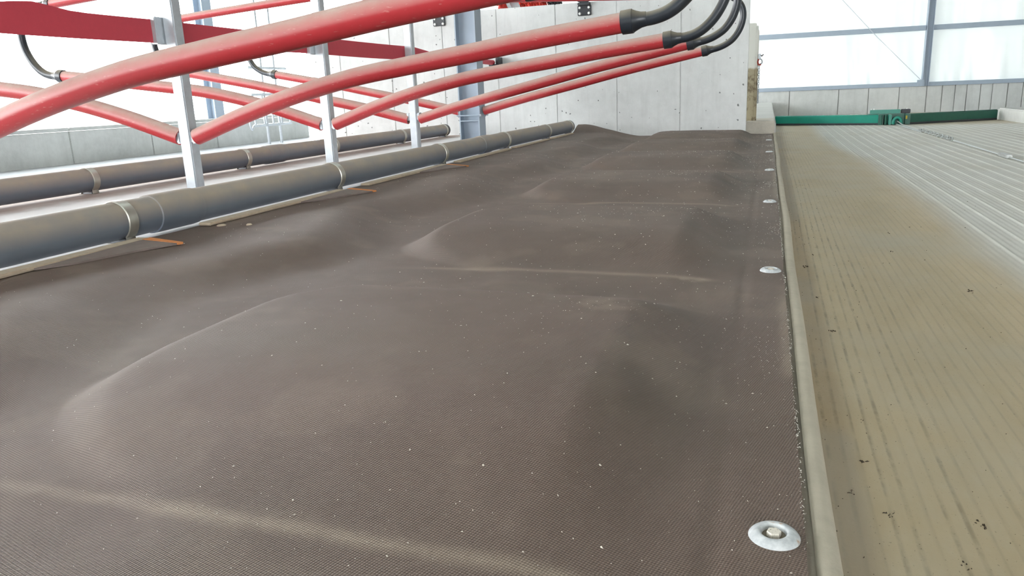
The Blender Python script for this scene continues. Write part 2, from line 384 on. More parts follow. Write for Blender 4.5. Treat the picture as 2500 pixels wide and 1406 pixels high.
# raised crossover beyond the end wall
m_ledge = concrete('ledge_concrete', (.60, .55, .47), stain_shade=.25, scale=5)
led = MB().bbox(-.192, .072, 7.84, 8.6, -.25, .106, .006).out('trim_3', m_ledge, smooth=False); led['kind'] = 'structure'
led2 = MB().bbox(-4.9, .085, 7.86, 16.9, -.5, .095, .01).out('floor_crossover', concrete('crossover_concrete', (.60, .59, .56), stain_shade=.15), smooth=False); led2['kind'] = 'structure'

# ------------------------------------------------------------------ rubber stall mat
YC0 = 1.09; PIT = 1.2
def hmat(x, y):
    base = .006*sstep(0, 1.0, -x)
    k = np.round((y-YC0)/PIT); yc = YC0+k*PIT; t = (y-(yc-.47))/.94
    c = 2*np.abs(t-.48); cut = .36*np.clip((c-.35)/.65, 0, 1)**2.2
    xl = -1.06+cut
    fx_ = sstep(0, .13, x-xl)*(1-sstep(-.235, -.075, x))
    fy_ = .12+.88*sstep(-.04, .42, t)*(1-sstep(.82, 1.03, t))
    bump = .056*fx_*fy_
    xt = -1.15+.085*np.cos(2*np.pi*(y-YC0+.30)/PIT)
    ramp = (.056+.008*np.cos(2*np.pi*(y-YC0+.1)/PIT)*sstep(1.75, 1.5, -x))*sstep(0, .30, xt-x)
    curl = .07*sstep(7.34, 7.63, y)*sstep(1.35, 1.75, -x)
    dip = -.004*(1-sstep(0, .02, np.abs(x+.035)))
    small = .003*(fbm(x*5+9, y*5)-.5)
    return base+bump+ramp+curl+dip*0.6+small*sstep(-.02, -.15, x)
def m_mat():
    t = NT('woven_rubber_mat')
    x = t.N('ShaderNodeSeparateXYZ'); t.t.links.new(t.co, x.inputs[0]); X, Y = x.outputs['X'], x.outputs['Y']
    p = 2*math.pi/.0046
    u = t.math('MULTIPLY', t.math('ADD', X, t.math('MULTIPLY', Y, .55)), p*.86); v = t.math('MULTIPLY', t.math('SUBTRACT', Y, t.math('MULTIPLY', X, .55)), p*.86)
    wv = t.math('MULTIPLY', t.math('SINE', u), t.math('SINE', v)); wv = t.math('ADD', t.math('MULTIPLY', wv, .5), .5)
    n = t.noise(2.2, 5, .6); n2 = t.noise(11, 5, .65)
    k = t.mix(t.ramp(n, [(.3, 0), (.7, 1)]), (.128, .088, .066), (.178, .126, .096))
    k = t.mix(t.math('MULTIPLY', t.ramp(wv, [(.08, 1), (.55, 0)]), .62), k, (.048, .035, .028))
    d = t.attr('dust').outputs['Fac']
    dd = t.math('MULTIPLY', d, t.ramp(n2, [(.25, .35), (.7, 1)]))
    k = t.mix(t.math('MULTIPLY', dd, t.math('ADD', .35, t.math('MULTIPLY', wv, .65))), k, (.42, .34, .25))
    sp = t.ramp(t.noise(420, 2, .5), [(.71, 0), (.76, 1)])
    k = t.mix(t.math('MULTIPLY', sp, t.math('ADD', .12, t.math('MULTIPLY', d, .6))), k, (.62, .56, .46))
    s = t.attr('stain_shade').outputs['Fac']; k = t.mix(t.math('MULTIPLY', s, .5), k, (.060, .044, .028))  # painted slope shade and some dirt, darkening the mat colour
    t.col(k); t.rough(t.math('ADD', .50, t.math('MULTIPLY', n2, .14))); t.b.inputs['Specular IOR Level'].default_value = .45
    t.bump(wv, .7, .0013); return t.m
def build_mat():
    X = np.concatenate([np.linspace(.054, -.30, 60), np.linspace(-.306, -1.80, 170)])
    Y = [-.45]
    while Y[-1] < WY-.012: Y.append(Y[-1]+max(.009, .0052*max(Y[-1], 0)))
    Y[-1] = WY-.006; Y = np.array(Y); XX, YY = np.meshgrid(X, Y); Z = hmat(XX, YY)
    # slightly ragged right-hand edge
    ny, nx = XX.shape; XX = XX.copy(); XX[:, 0] += .0012*(vnoise(Y*60, Y*0)-.5)
    idx = np.arange(ny*nx).reshape(ny, nx); v = np.stack([XX, YY, Z], -1).reshape(-1, 3).tolist()
    q = np.stack([idx[:-1, :-1], idx[1:, :-1], idx[1:, 1:], idx[:-1, 1:]], -1).reshape(-1, 4).tolist()
    n0 = len(v); v += [(XX[j, 0], YY[j, 0], Z[j, 0]-.009) for j in range(ny)]
    q += [(idx[j, 0], n0+j, n0+j+1, idx[j+1, 0]) for j in range(ny-1)]
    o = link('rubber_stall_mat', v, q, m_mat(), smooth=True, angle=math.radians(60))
    k = np.round((YY-YC0)/PIT); yc = YC0+k*PIT; t = YY-(yc-.45)
    band = np.exp(-((t+.035+.05*(XX+.5)**2*0+.03*(fbm(XX*4, YY*2)-.5))/.012)**2)*sstep(-.08, -.14, XX)*sstep(-1.0, -.85, XX)*(.35+.65*sstep(.3, .6, fbm(XX*3+k*5, XX*0+k)))
    crest = np.exp(-((YY-(yc+.36))/.06)**2)*sstep(-.15, -.3, XX)*sstep(-.95, -.75, XX)*.35*sstep(.35, .7, fbm(XX*9+k, YY*12))
    dust = .8*band+crest+  .17*sstep(.55, .72, fbm(XX*7+20, YY*7+4))+  .07*sstep(.45, .8, fbm(XX*1.7+3, YY*1.7+8))*sstep(-1.2, -.9, XX)
    dust += .6*np.exp(-((XX-.05)/.012)**2)*sstep(.45, .65, fbm(YY*3, YY*0+11))
    dust += .9*np.exp(-((XX+.17+.05*(fbm(XX*9, YY*9)-.5))/.05)**2-((YY-1.79-.25*(XX+.17)-.03*(fbm(XX*14, YY*14)-.5))/.022)**2)*sstep(.35, .6, fbm(XX*22, YY*22))
    dust += .5*np.exp(-((XX+.30)/.09)**2-((YY-1.36-.03*k*0)/.05)**2)*sstep(.45, .65, fbm(XX*20+3, YY*20))
    stain_shade = sstep(.35, .65, fbm(XX*8+2, YY*3+7))*np.exp(-((XX+.16)/.07)**2)*np.exp(-((YY-yc-.12)/.33)**2)  # shade of the mattresses' right-end slopes painted in, with a little dirt
    dust = np.clip(dust, 0, 1)*(1-.7*stain_shade)
    full = lambda a: np.concatenate([a.reshape(-1), a[:, 0]]).astype(np.float32)
    for nm, arr in (('dust', dust), ('stain_shade', stain_shade)):
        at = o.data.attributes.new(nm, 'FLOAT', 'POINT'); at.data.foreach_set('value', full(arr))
    return o
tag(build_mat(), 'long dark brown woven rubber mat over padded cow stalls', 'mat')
def hz(x, y): return float(hmat(np.array(float(x)), np.array(float(y))))

# crumbs, threads and muck
def bits(name, spots, m, label, cat):
    v = []; f = []
    for (x, y, z, s, fl) in spots:
        n = len(v); a = rnd.uniform(0, 6.28); L = s*rnd.uniform(.8, 2.0) if fl else s*rnd.uniform(.8, 1.2)
        ca, sa = math.cos(a), math.sin(a)
        for (p, q, r) in ((-L, 0, 0), (0, -s*.6, 0), (L, 0, 0), (0, s*.6, 0), (L*.2, 0, s*.9)): 
            p *= rnd.uniform(.7, 1.2); q *= rnd.uniform(.7, 1.2)
            v.append((x+p*ca-q*sa, y+p*sa+q*ca, z+r))
        f += [(n, n+1, n+4), (n+1, n+2, n+4), (n+2, n+3, n+4), (n+3, n, n+4)]
    o = link(name, v, f, m, smooth=False); tag(o, label, cat, kind='stuff'); return o
sp = []
while len(sp) < 7000:
    y = .38+7.2*rnd.random()**1.9; x = rnd.uniform(-1.7, .05)
    dens = .35+.65*float(sstep(-1.1, -.1, np.array(x)))
    if float(fbm(np.array(x*4.), np.array(y*4.)))*1.3*dens < rnd.random()*.75: continue
    s = (.00032+.0009*rnd.random()**4)*(1+.35*min(y, 4))
    sp.append((x, y, hz(x, y)-.0002, s, rnd.random() < .5))
for k in range(6):        # denser drifts of sawdust
    for (cx, cy, rx, ry, n) in ((-.28, 1.36+k*PIT, .10, .03, 40), (-.02, 1.2+k*PIT, .05, .25, 70), (.03, 1.32+k*PIT, .018, .06, 60), (-.40, 1.25+k*PIT, .07, .04, 30)):
        for _ in range(n):
            x = rnd.gauss(cx, rx); y = rnd.gauss(cy, ry)
            if -1.7 < x < .05 and y < 7.55: sp.append((x, y, hz(x, y)-.0002, (.00032+.0006*rnd.random())*(1+.3*min(y, 4)), rnd.random() < .5))
for (x, y) in ((-.655, 1.496), (-.204, 1.16), (-.199, 1.157), (-.40, .768), (-.30, .757), (-.49, .65), (-.11, 1.06), (-.17, .80), (-.14, .66), (-.9, 1.75)): sp.append((x, y, hz(x, y)-.0003, .0024, False))
bits('sawdust_crumbs', sp, m_crumb, 'pale sawdust crumbs scattered over the dark rubber mat', 'crumbs')
th = MB()
for i in range(900):
    y = .42+6.5*rnd.random()**2.2; x = .054+rnd.gauss(0, .0015); z = .0
    if float(fbm(np.array(y*6.), np.array(2.))) < rnd.uniform(.25, .7): continue
    L = rnd.uniform(.001, .0035); a = rnd.uniform(-1.5, 1.5); rr = .00012*(1+.8*min(y, 4))
    th.tube([(x, y, z), (x+L*.5*math.cos(a), y+L*.5*math.sin(a), z+.001), (x+L*math.cos(a+.6)*.8, y+L*math.sin(a+.6), z-.001)], rr, 3)
tag(th.out('frayed_threads', m_thread), 'white frayed threads along the cut edge of the mat', 'threads', kind='stuff')
mk = []
for i in range(1500):
    y = .8+7*rnd.random()**1.8; x = .10+(1.3*rnd.random()**2.2)
    mk.append((x, y, -.2005, (.0005+.0011*rnd.random()**3)*(1+.25*min(y, 4)), rnd.random() < .6))
for (x, y, s) in ((.155, 2.88, .010), (.19, 3.1, .006), (.172, 2.45, .007), (.185, 1.33, .006), (.20, 1.16, .006), (.21, 1.17, .004), (.33, 1.165, .008), (.28, 1.05, .006), (.43, 1.1, .007), (.155, 1.22, .005), (.19, 2.1, .008), (.48, 3.2, .008), (.62, 2.6, .009), (.52, 3.6, .007)):
    for _ in range(7): mk.append((x+rnd.gauss(0, s*.5), y+rnd.gauss(0, s*.9), -.2005, s*rnd.uniform(.2, .5), True))
bits('muck_specks', mk, m_muck, 'dark specks of dried muck on the tan alley floor', 'muck')

# ------------------------------------------------------------------ washers with bolts along the mat edge
words = ['nearest and largest', 'second nearest', 'third from the camera', 'fourth from the camera', 'fifth from the camera', 'farthest and smallest']
bolt_lab = ['large round grey washer with rusty hex bolt on near mat edge', 'second nearest round grey washer on the right edge of the mat', 'third washer back along the right edge of the brown mat',
            'fourth washer back along the right edge of the brown mat', 'fifth washer back, small and pale, on the right mat edge', 'farthest tiny washer on the mat edge near the end wall']
WX = 0.0238; w_mesh = None
for k in range(6):
    y = .729+k*PIT; z0 = hz(WX, y)-.0015
    e = empty('bolt_washer', (WX, y, z0), bolt_lab[k], 'washer', 'washers bolted along the mat edge')
    if w_mesh is None:
        wo = MB().lathe([(.0255, 0), (.0258, .0012), (.0245, .0035), (.0215, .0062), (.0180, .0082), (.0150, .0086), (.0132, .0078), (.0125, .0060), (.0118, .0030), (0.0, .0030)], (WX, y, z0), 40).out('washer', m_washer, e, angle=math.radians(50))
        wo.data.materials.append(m_recess)
        for p in wo.data.polygons:
            if all(math.hypot(*wo.data.vertices[i].co[:2]) < .0121 for i in p.vertices): p.material_index = 1
        hexp = [(WX+.0073*math.cos(math.radians(60*i+12)), y+.0073*math.sin(math.radians(60*i+12))) for i in range(6)]
        hx2 = [(WX+.0065*math.cos(math.radians(60*i+12)), y+.0065*math.sin(math.radians(60*i+12))) for i in range(6)]
        v = [(*p, z0+.002) for p in hexp]+[(*p, z0+.0076) for p in hexp]+[(*p, z0+.0084) for p in hx2]
        bo = link('bolt_head', v, [(i, (i+1) % 6, 6+(i+1) % 6, 6+i) for i in range(6)]+[(6+i, 6+(i+1) % 6, 12+(i+1) % 6, 12+i) for i in range(6)]+[tuple(range(12, 18))], m_bolt, e, smooth=False)
        w_mesh = (wo, bo)
    else:
        for s in w_mesh:
            q = s.copy(); q.parent = e; C.objects.link(q)
    e.rotation_euler = (rnd.uniform(-.06, .06), rnd.uniform(-.05, .05), k*.9)

# ------------------------------------------------------------------ brisket pipes
PR = .057
def brisket_pipe(x, y0, y1, couplings, straps, label, end=True):
    z = RO+.010+PR; e = empty('brisket_pipe', (x, (y0+y1)/2, RO), label, 'pipe', 'grey pipes at the head of the stalls')
    cuts = [y0]+[c for c in couplings if y0 < c < y1]+[y1]
    cuts.sort()
    for a, b in zip(cuts[:-1], cuts[1:]): MB().tube([(x, a+.002, z), (x, b-.002, z)], PR, 32).out('pipe_length', m_pipe, e)
    for c in couplings:
        if y0 < c < y1: MB().lathe([(PR, -.10), (PR+.004, -.098), (PR+.0045, -.06), (PR+.0045, .08), (PR+.003, .10), (PR, .102)], (x, c, z), 32, 'y').out('coupling', m_pipe, e)
    for s in straps:
        pts = []; r = PR+.0015
        for i in range(25):
            a = math.radians(-52+284*i/24); pts.append((x+r*math.cos(a), z+r*math.sin(a)))
        pts = [(x+r*math.cos(math.radians(-52))+.018, RO+.002), (x+r*math.cos(math.radians(-52))+.002, RO+.003)]+pts+[(x-r*math.cos(math.radians(-52))-.002, RO+.003), (x-r*math.cos(math.radians(-52))-.018, RO+.002)]
        n = len(pts); v = []; wd = .019
        for (px, pz) in pts:
            dx, dz = px-x, pz-z; L = math.hypot(dx, dz); ox, oz = dx/L*.0035, dz/L*.0035
            v += [(px, s-wd, pz), (px+ox, s-wd+.002, pz+oz), (px+ox, s+wd-.002, pz+oz), (px, s+wd, pz)]
        f = [(4*i+j, 4*i+(j+1) % 4, 4*i+4+(j+1) % 4, 4*i+4+j) for i in range(n-1) for j in range(4)]
        so = link('strap', v, f, m_strap, e)
        MB().bbox(x-.03, x+.03, s-.016, s+.016, RO-.002, RO+.0115, .003).out('saddle_block', m_pipe, so, smooth=False)
    if end: MB().lathe([(0, .012), (PR*.8, .012), (PR+.003, .006), (PR+.004, -.03), (PR, -.032)], (x, y1, z), 32, 'y').out('end_cap', m_black, e)
    return e
st1 = [-.6, .6, 1.80, 3.03, 4.24, 5.45, 6.60, 7.42]
brisket_pipe(-1.862, -2.5, 7.47, [-1.1, 2.02, 5.02], st1, 'thick grey plastic pipe nearest the camera, lying along the brown mat')
brisket_pipe(-3.17, -2.5, 7.42, [-1, 3.5+.95, 1.5], [-.6, .6, 1.75, 2.92, 4.12, 5.2, 6.38, 7.36], 'grey plastic pipe behind the grey posts, at the head of the left stalls')
# battens holding down the head edge of the mat
segs = [(-.9, .72), (.92, 1.80), (2.06, 2.95), (3.16, 4.12), (4.30, 5.30), (5.42, 6.36), (6.50, 7.22)]
blab = ['dusty batten out at the near end below the pipe', 'dusty tan batten nearest the camera below the grey pipe', 'dusty tan batten below the pipe, second from the camera', 'dusty tan batten below the pipe, third from the camera', 'dusty tan batten below the pipe, fourth from the camera', 'dusty tan batten below the pipe, fifth from the camera', 'farthest dusty tan batten, below the end of the grey pipe']
for (a, b), l in zip(segs, blab):
    if b < 1: continue
    zz = max(hz(x_, a+(b-a)*q/20) for q in range(21) for x_ in (-1.79, -1.765, -1.742))
    o = MB().bbox(-1.797, -1.744, a, b, zz+.0003, zz+.010, .004).out('batten', m_batten, smooth=False); tag(o, l, 'batten', 'tan battens below the near pipe')
fl = ['rubber flap with long orange edge at the near end of the battens', 'rubber flap with thin orange edge at the second batten gap', 'small rubber flap with orange edge at the third batten gap']
for k, y in enumerate((1.755, 2.945, 4.06)):
    g = lambda x, yy, dz: (x, yy, hz(x, yy)+dz)
    e = empty('rubber_flap', (-1.70, y, hz(-1.7, y)), fl[k], 'flap', 'flaps with orange edges')
    top = [g(-1.74, y+.01, .012), g(-1.615, y+.012, .007), g(-1.66, y-.10, .006), g(-1.70, y-.28, .006), g(-1.74, y-.36, .008)]
    bot = [(p[0], p[1], p[2]-.0055) for p in top]; n = 5
    link('flap', top+bot, [tuple(range(n))[::-1], tuple(range(n, 2*n))]+[(i, (i+1) % n, n+(i+1) % n, n+i) for i in range(n)], m_flap, e, smooth=False)
    og = [g(-1.742, y+.004, .0135), g(-1.612, y+.004, .0085), g(-1.606, y+.016, .009), g(-1.742, y+.034, .0135)]
    link('orange_edge', og+[(p[0], p[1], p[2]-.006) for p in og], [(3, 2, 1, 0), (4, 5, 6, 7), (0, 1, 5, 4), (1, 2, 6, 5), (2, 3, 7, 6), (3, 0, 4, 7)], m_orange, e, smooth=False)
for i, (x, y, s) in enumerate(((-1.71, 2.07, .016), (-1.60, 2.07, .010))):
    zt = hz(x, y); o = MB().lathe([(0, .006), (s*.6, .0055), (s, .002), (s*.95, -.001)], (x, y, zt), 9).out('wood_chip', m_batten)
    o.scale = (1, 1, 1); tag(o, ['larger pale wood chip below the near pipe coupling', 'smaller pale wood chip on the mat beside the second batten'][i], 'chip')

# ------------------------------------------------------------------ stall dividers (post, red tubes, black hoses)
TR = .0365; AX = -2.5
lowA = [(-2.455, .318), (-2.18, .408), (-1.918, .480), (-1.635, .540), (-1.37, .577), (-1.105, .610), (-.854, .644), (-.51, .684)]
lowD = [(-2.455, .300), (-2.17, .374), (-1.88, .440), (-1.5, .522), (-1.13, .603), (-.80, .667), (-.51, .723)]
hoseA = [(-.455, .689), (-.40, .694), (-.345, .712), (-.295, .748), (-.25, .802), (-.215, .875), (-.203, .96), (-.22, 1.035), (-.27, 1.095), (-.35, 1.13), (-.45, 1.142)]
hoseD = [(-.455, .731), (-.40, .740), (-.335, .765), (-.275, .808), (-.228, .88), (-.207, .966), (-.22, 1.04), (-.27, 1.10), (-.35, 1.133), (-.45, 1.143)]
upA = [(-.51, 1.143), (-1.2, 1.185), (-2.0, 1.228), (-2.455, 1.252)]
def half(e, y, side, kind, xin=None):
    lo, ho = (lowA, hoseA) if kind == 'A' else (lowD, hoseD)
    X = (lambda x: x) if side > 0 else (lambda x: -5.0-x)
    cl = lambda pts: [(X(a if xin is None else min(a, 9)), y, b) for a, b in pts]
    if xin is not None: lo = [(xin, lo[0][1]+.02)]+[p for p in lo if p[0] > xin+.03]
    # lower tube: hollow, cut square at the post, with a moulded seam along it
    P = catmull(cl(lo), 6); mb = MB().tube(P, TR, 28, caps=False).tube(P, TR-.005, 20, caps=False)
    n = len(P); ring = []
    a0, b0 = 0, n*28
    mb.f += [(0+i, b0+int(i*20/28), b0+int((i+1)*20/28) % 20, (i+1) % 28) for i in range(28)]
    mb.out('lower_tube', m_red, e)
    u = [(xin, upA[-1][1])]+upA[2::-1] if xin is not None else upA[::-1]
    MB().tube(catmull(cl(u), 4), .030, 20).out('upper_tube', m_red, e)
    t = [(lo[-1][0], lo[-1][1])]; H = catmull(cl(ho), 6)
    hs = MB().tube(H, .0245, 20).out('hose', m_hose, e)
    d = Vector((X(ho[0][0]), y, ho[0][1]))-Vector((X(lo[-1][0]), y, lo[-1][1])); d.normalize(); b = Vector((X(lo[-1][0]), y, lo[-1][1]))
    pr = [(-.006, TR+.001), (-.004, TR+.0055), (.030, TR+.0065), (.036, TR+.006), (.0365, TR+.004), (.050, .034), (.066, .028), (.085, .0255)]
    MB().tube([b+d*q for q, _ in pr], [r for _, r in pr], 28).out('sleeve', m_hose, hs, angle=math.radians(30))
    b = Vector((X(-.51), y, 1.143)); d = Vector((X(-.45), y, 1.142))-b; d.normalize()
    MB().tube([b+d*q*.8 for q, _ in pr], [r*.84 for _, r in pr], 24).out('sleeve', m_hose, hs, angle=math.radians(30))
dl = ['nearest divider, its thick red tube crossing the whole picture top left', 'second divider back, red tubes on the nearest visible steel post', 'third divider back, red tubes on a steel post left of the column',
      'fourth divider back, red tubes on the steel post beside the grey column', 'farthest divider, red tubes clamped to the grey I-beam column']
PW = .029
for k in range(5):
    y = 1.69+k*PIT; kind = 'A' if k < 3 else 'D'
    e = empty('stall_divider', (AX, y, RO), dl[k], 'stall divider', 'red tube stall dividers')
    if k < 4:
        half(e, y, 1, kind); half(e, y, -1, kind)
        MB().bbox(AX-PW, AX+PW, y-PW, y+PW, RO-.004, 1.62, .005).out('post', m_galv, e)
        MB().bbox(AX-.075, AX+.075, y-.075, y+.075, RO-.003, RO+.008, .003).out('base_plate', m_galv, e, smooth=False)
        for zc in (.318, 1.252):
            for s in (-1, 1): MB().bbox(min(AX+s*PW, AX+s*.055), max(AX+s*PW, AX+s*.055), y-.026, y+.026, zc-.028, zc+.028, .006).out('tube_spigot', m_galv, e)
    else:
        half(e, y, 1, kind, -2.385); half(e, y, -1, kind, -2.385)
        for zc in (.315, 1.255):
            for s in (-1, 1):
                MB().bbox(min(AX+s*.096, AX+s*.104), max(AX+s*.096, AX+s*.104), y-.082, y+.082, zc-.045, zc+.045, .003).out('clamp_plate', m_colsteel, e, smooth=False)
                MB().tube([(AX-.112, y+s*.088, zc-.03), (AX+.112, y+s*.088, zc-.03)], .006, 8).out('clamp_rod', m_colsteel, e)
                MB().lathe([(0, .012), (.011, .012), (.011, 0), (0, 0)], (AX+.106, y+s*.088, zc-.03), 6, 'x').out('nut', m_galv, e, smooth=False)
col = steel_column('column', AX, 6.49, RO-.005, 5.25, .19, .155); tag(col, kind='structure')
MB().box(AX-.084, AX+.084, 6.49-.0775, 6.49-.006, .235, .243).box(AX-.084, AX+.084, 6.49-.0775, 6.49-.006, 1.198, 1.206).out('stiffener', m_colsteel, col, smooth=False)
MB().bbox(AX-.13, AX+.13, 6.49-.12, 6.49+.12, RO-.004, RO+.012, .003).out('base_plate', m_colsteel, col, smooth=False)

# ------------------------------------------------------------------ red neck strap along the posts
nr = empty('neck_strap', (-2.56, 3.4, .78), 'wide red neck strap running behind the grey posts', 'strap')
def band(y0, y1, zb, zt, name):
    ys = np.linspace(y0, y1, 16); v = []
    for y in ys:
        fr = (y-y0)/(y1-y0); a, b = zb(fr), zt(fr); th = .006
        v += [(-2.556, y, a+.004), (-2.552, y, a), (-2.552+.001, y, (a+b)/2), (-2.552, y, b), (-2.556, y, b+.002), (-2.562, y, b-.001), (-2.562, y, a+.002)]
    n = 7; f = [(i*n+j, i*n+(j+1) % n, (i+1)*n+(j+1) % n, (i+1)*n+j) for i in range(15) for j in range(n)]+[tuple(range(n))[::-1], tuple(range(15*n, 16*n))]
    return link(name, v, f, m_redband, nr)
pcs = [(.3, 1.685), (1.695, 2.882), (2.898, 4.082), (4.098, 5.35)]
for i, (a, b) in enumerate(pcs):
    sw = .022 if i == 1 else 0
    band(a, b, lambda f: .728-.004*math.sin(3.14*f), lambda f, sw=sw: .824+sw*math.exp(-((f-.46)/.10)**2)-.003*math.sin(3.14*f), 'strap_length')
# twisted end that narrows to a cord at the wall bracket
ys = np.linspace(5.33, 5.95, 12); v = []
for y in ys:
    f = (y-5.33)/.62; ht = .048*(1-f)**.7+.016; zc = .776-.012*f; th = .004+.012*f
    for k in range(10):
        a = 2*math.pi*k/10; v.append((-2.557+th*math.cos(a), y, zc+ht*math.sin(a)))
link('strap_end', v, [(i*10+k, i*10+(k+1) % 10, (i+1)*10+(k+1) % 10, (i+1)*10+k) for i in range(11) for k in range(10)]+[tuple(range(10))[::-1], tuple(range(110, 120))], m_redband, nr)
MB().tube([(-2.557, 5.93, .765), (-2.60, 6.6, .766), (-2.64, 7.50, .770)], [.017, .020, .024], 14).out('strap_cord', m_redband, nr)
for y in (2.89, 4.09):
    MB().bbox(-2.566, -2.5295, y-.075, y+.012, .722, .835, .004).out('strap_clamp', m_galv, nr)
rb = empty('strap_anchor', (-2.62, 7.62, .75), 'small black anchor bolted to the end wall behind red tubes', 'bracket')
MB().bbox(-2.67, -2.56, 7.46, 7.646, .735, .752, .003).out('shelf_plate', m_black, rb)
MB().bbox(-2.61, -2.585, 7.50, 7.646, .752, .82, .003).out('upright', m_black, rb)
MB().tube([(-2.68, 7.50, .744), (-2.53, 7.50, .744)], .009, 10).out('anchor_bolt', m_black, rb)

# ------------------------------------------------------------------ brackets on the end wall top
for i, (x, lab) in enumerate(((-1.724, 'black four-bolt bracket on the right half of the end wall'), (-3.257, 'black four-bolt bracket on the end wall left of the grey column'))):
    e = empty('wall_bracket', (x, WY, 1.21), lab, 'bracket', 'black brackets on the end wall')
    MB().bbox(x-.068, x+.068, WY-.014, WY-.0025, 1.165, 1.262, .005).out('plate', m_black, e)
    for dx in (-.045, .045):
        for dz in (1.185, 1.238):
            MB().lathe([(0, -.012), (.009, -.012), (.013, -.006), (.013, 0)], (x+dx, WY-.014, dz), 14, 'y').out('bolt', m_white, e)
    pts = [(x+.105*math.cos(math.radians(a)), WY-.03, 1.395+.105*math.sin(math.radians(a))) for a in range(180, 361, 12)]
    MB().tube(pts, .013, 10).out('saddle', m_black, e)
    MB().tube([(x-.055, WY-.05, 1.36), (x, WY-.05, 1.315), (x+.055, WY-.05, 1.36)], .012, 8).out('inner_saddle', m_black, e)
    MB().bbox(x-.06, x+.06, WY-.045, WY-.0025, 1.258, 1.284, .004).out('lip', m_black, e)

# ------------------------------------------------------------------ rotating cow brush behind the wall
br = empty('cow_brush', (-2.66, 9.0, 1.75), 'round red cow brush hanging behind the end wall top', 'brush')
MB().tube([(-3.1, 9, 1.735), (-2.2, 9, 1.735)], .07, 16).out('roller', m_black, br)
MB().lathe([(0, 0), (.335, 0), (.335, .045), (0, .045)], (-2.905, 9, 1.735), 28, 'x').out('end_disc', m_galv, br, smooth=False)
def bristle(x0, x1, m, name, lean):
    mb = MB()
    for i in range(420):
        x = rnd.uniform(x0, x1); a = rnd.uniform(0, 6.283); r1 = rnd.uniform(.29, .33)
        c, s = math.cos(a), math.sin(a); xo = lean*rnd.uniform(.3, 1.4)
        mb.tube([(x, 9+.06*c, 1.735+.06*s), (x+xo*.4, 9+r1*.6*c, 1.735+r1*.6*s), (x+xo, 9+r1*c, 1.735+r1*s)], [.013, .012, .010], 4)
    o = mb.out(name, m, br); o['kind'] = 'stuff'
bristle(-2.85, -2.52, m_bristle, 'red_bristles', .10); bristle(-2.46, -2.40, m_blackbr, 'black_bristles', .05)
bristle(-3.00, -2.965, m_bristle, 'red_bristles', -.03)
MB().bbox(-3.2, -3.1, 8.95, 9.05, 1.7, 3.9, .01).out('hanger_arm', m_galv, br)

# ------------------------------------------------------------------ stained post, chain and latch beyond the end wall
gp = empty('gate_post', (-.15, 8.1, .10), 'pale post, muck-stained at its foot, beside the end wall', 'post')
MB().bbox(-.20, -.128, 8.06, 8.10, .100, 1.025, .004).out('board', m_post, gp, smooth=False)
MB().bbox(-.128, -.112, 8.05, 8.14, .102, 1.00, .003).out('channel', m_post, gp, smooth=False)
MB().bbox(-.112, -.102, 8.07, 8.11, .104, .96, .002).out('channel_lip', m_post, gp, smooth=False)
lk = empty('latch', (-.09, 8.06, .67), 'small steel latch with red hook on the pale post', 'latch')
MB().bbox(-.103, -.078, 8.045, 8.07, .69, .74, .004).out('latch_body', m_galv, lk)
MB().tube([(-.095, 8.055, .735), (-.07, 8.05, .715), (-.058, 8.05, .732)], .006, 8).out('latch_lever', m_black, lk)
MB().tube(catmull([(-.10, 8.055, .69), (-.106, 8.05, .66), (-.095, 8.05, .635), (-.075, 8.05, .64)], 4), .008, 8).out('red_hook', m_rust, lk)
MB().tube(catmull([(-.09, 8.052, .69), (-.07, 8.05, .68), (-.068, 8.05, .65), (-.085, 8.05, .645)], 4), .006, 8).out('shackle', m_galv, lk)
ch = empty('chain', (-.092, 8.055, .5), 'thin hanging chain below the latch on the pale post', 'chain')
def chain_link(c, axis, rot, L, wd, r):
    pts = []
    for i in range(13):
        a = 2*math.pi*i/12; p, q = L*math.cos(a), wd*math.sin(a)
        if axis == 'z': pts.append((c[0]+q*math.cos(rot), c[1]+q*math.sin(rot), c[2]+p))
        else: pts.append((c[0]+q*math.cos(rot), c[1]+p, c[2]+q*math.sin(rot)))
    return MB().tube(pts, r, 6, caps=False)
for i in range(17): chain_link((-.0925, 8.062, .63-.0215*i), 'z', (i % 2)*math.pi/2+.4, .015, .0075, .0028).out('link', m_galv, ch)

# ------------------------------------------------------------------ green alley scraper and its cable
FZ = -.2
sc = empty('alley_scraper', (1.75, 12.75, FZ), 'green V-shaped manure scraper standing across the alley', 'scraper')
def blade(p0, p1, z0, z1, m, th, name='blade'):
    a, b = Vector((*p0, 0)), Vector((*p1, 0)); d = (b-a).normalized(); n = Vector((-d.y, d.x, 0))*th
    if n.y < 0: n = -n
    pr = [(0, z0), (0, z1-.015), (.3, z1), (1, z1), (1, z0)]
    v = [tuple(a+n*t+Vector((0, 0, z))) for t, z in pr]+[tuple(b+n*t+Vector((0, 0, z))) for t, z in pr]
    return link(name, v, [(i, i+5, (i+1) % 5+5, (i+1) % 5) for i in range(5)]+[(0, 1, 2, 3, 4), (9, 8, 7, 6, 5)], m, sc, smooth=False)
blade((.125, 13.25), (1.565, 12.62), FZ+.004, -.052, m_green, .06); blade((1.99, 12.62), (3.28, 13.35), FZ+.004, -.048, m_green2, .06)
blade((.122, 13.24), (1.565, 12.61), FZ+.001, FZ+.03, m_black, .012, 'rubber_lip'); blade((1.99, 12.61), (3.28, 13.34), FZ+.001, FZ+.03, m_black, .012, 'rubber_lip')
MB().bbox(1.565, 1.63, 12.58, 12.72, FZ+.003, -.045, .006).out('hinge_plate', m_green2, sc, smooth=False)
MB().bbox(1.92, 1.99, 12.58, 12.72, FZ+.003, -.045, .006).out('hinge_plate', m_green2, sc, smooth=False)
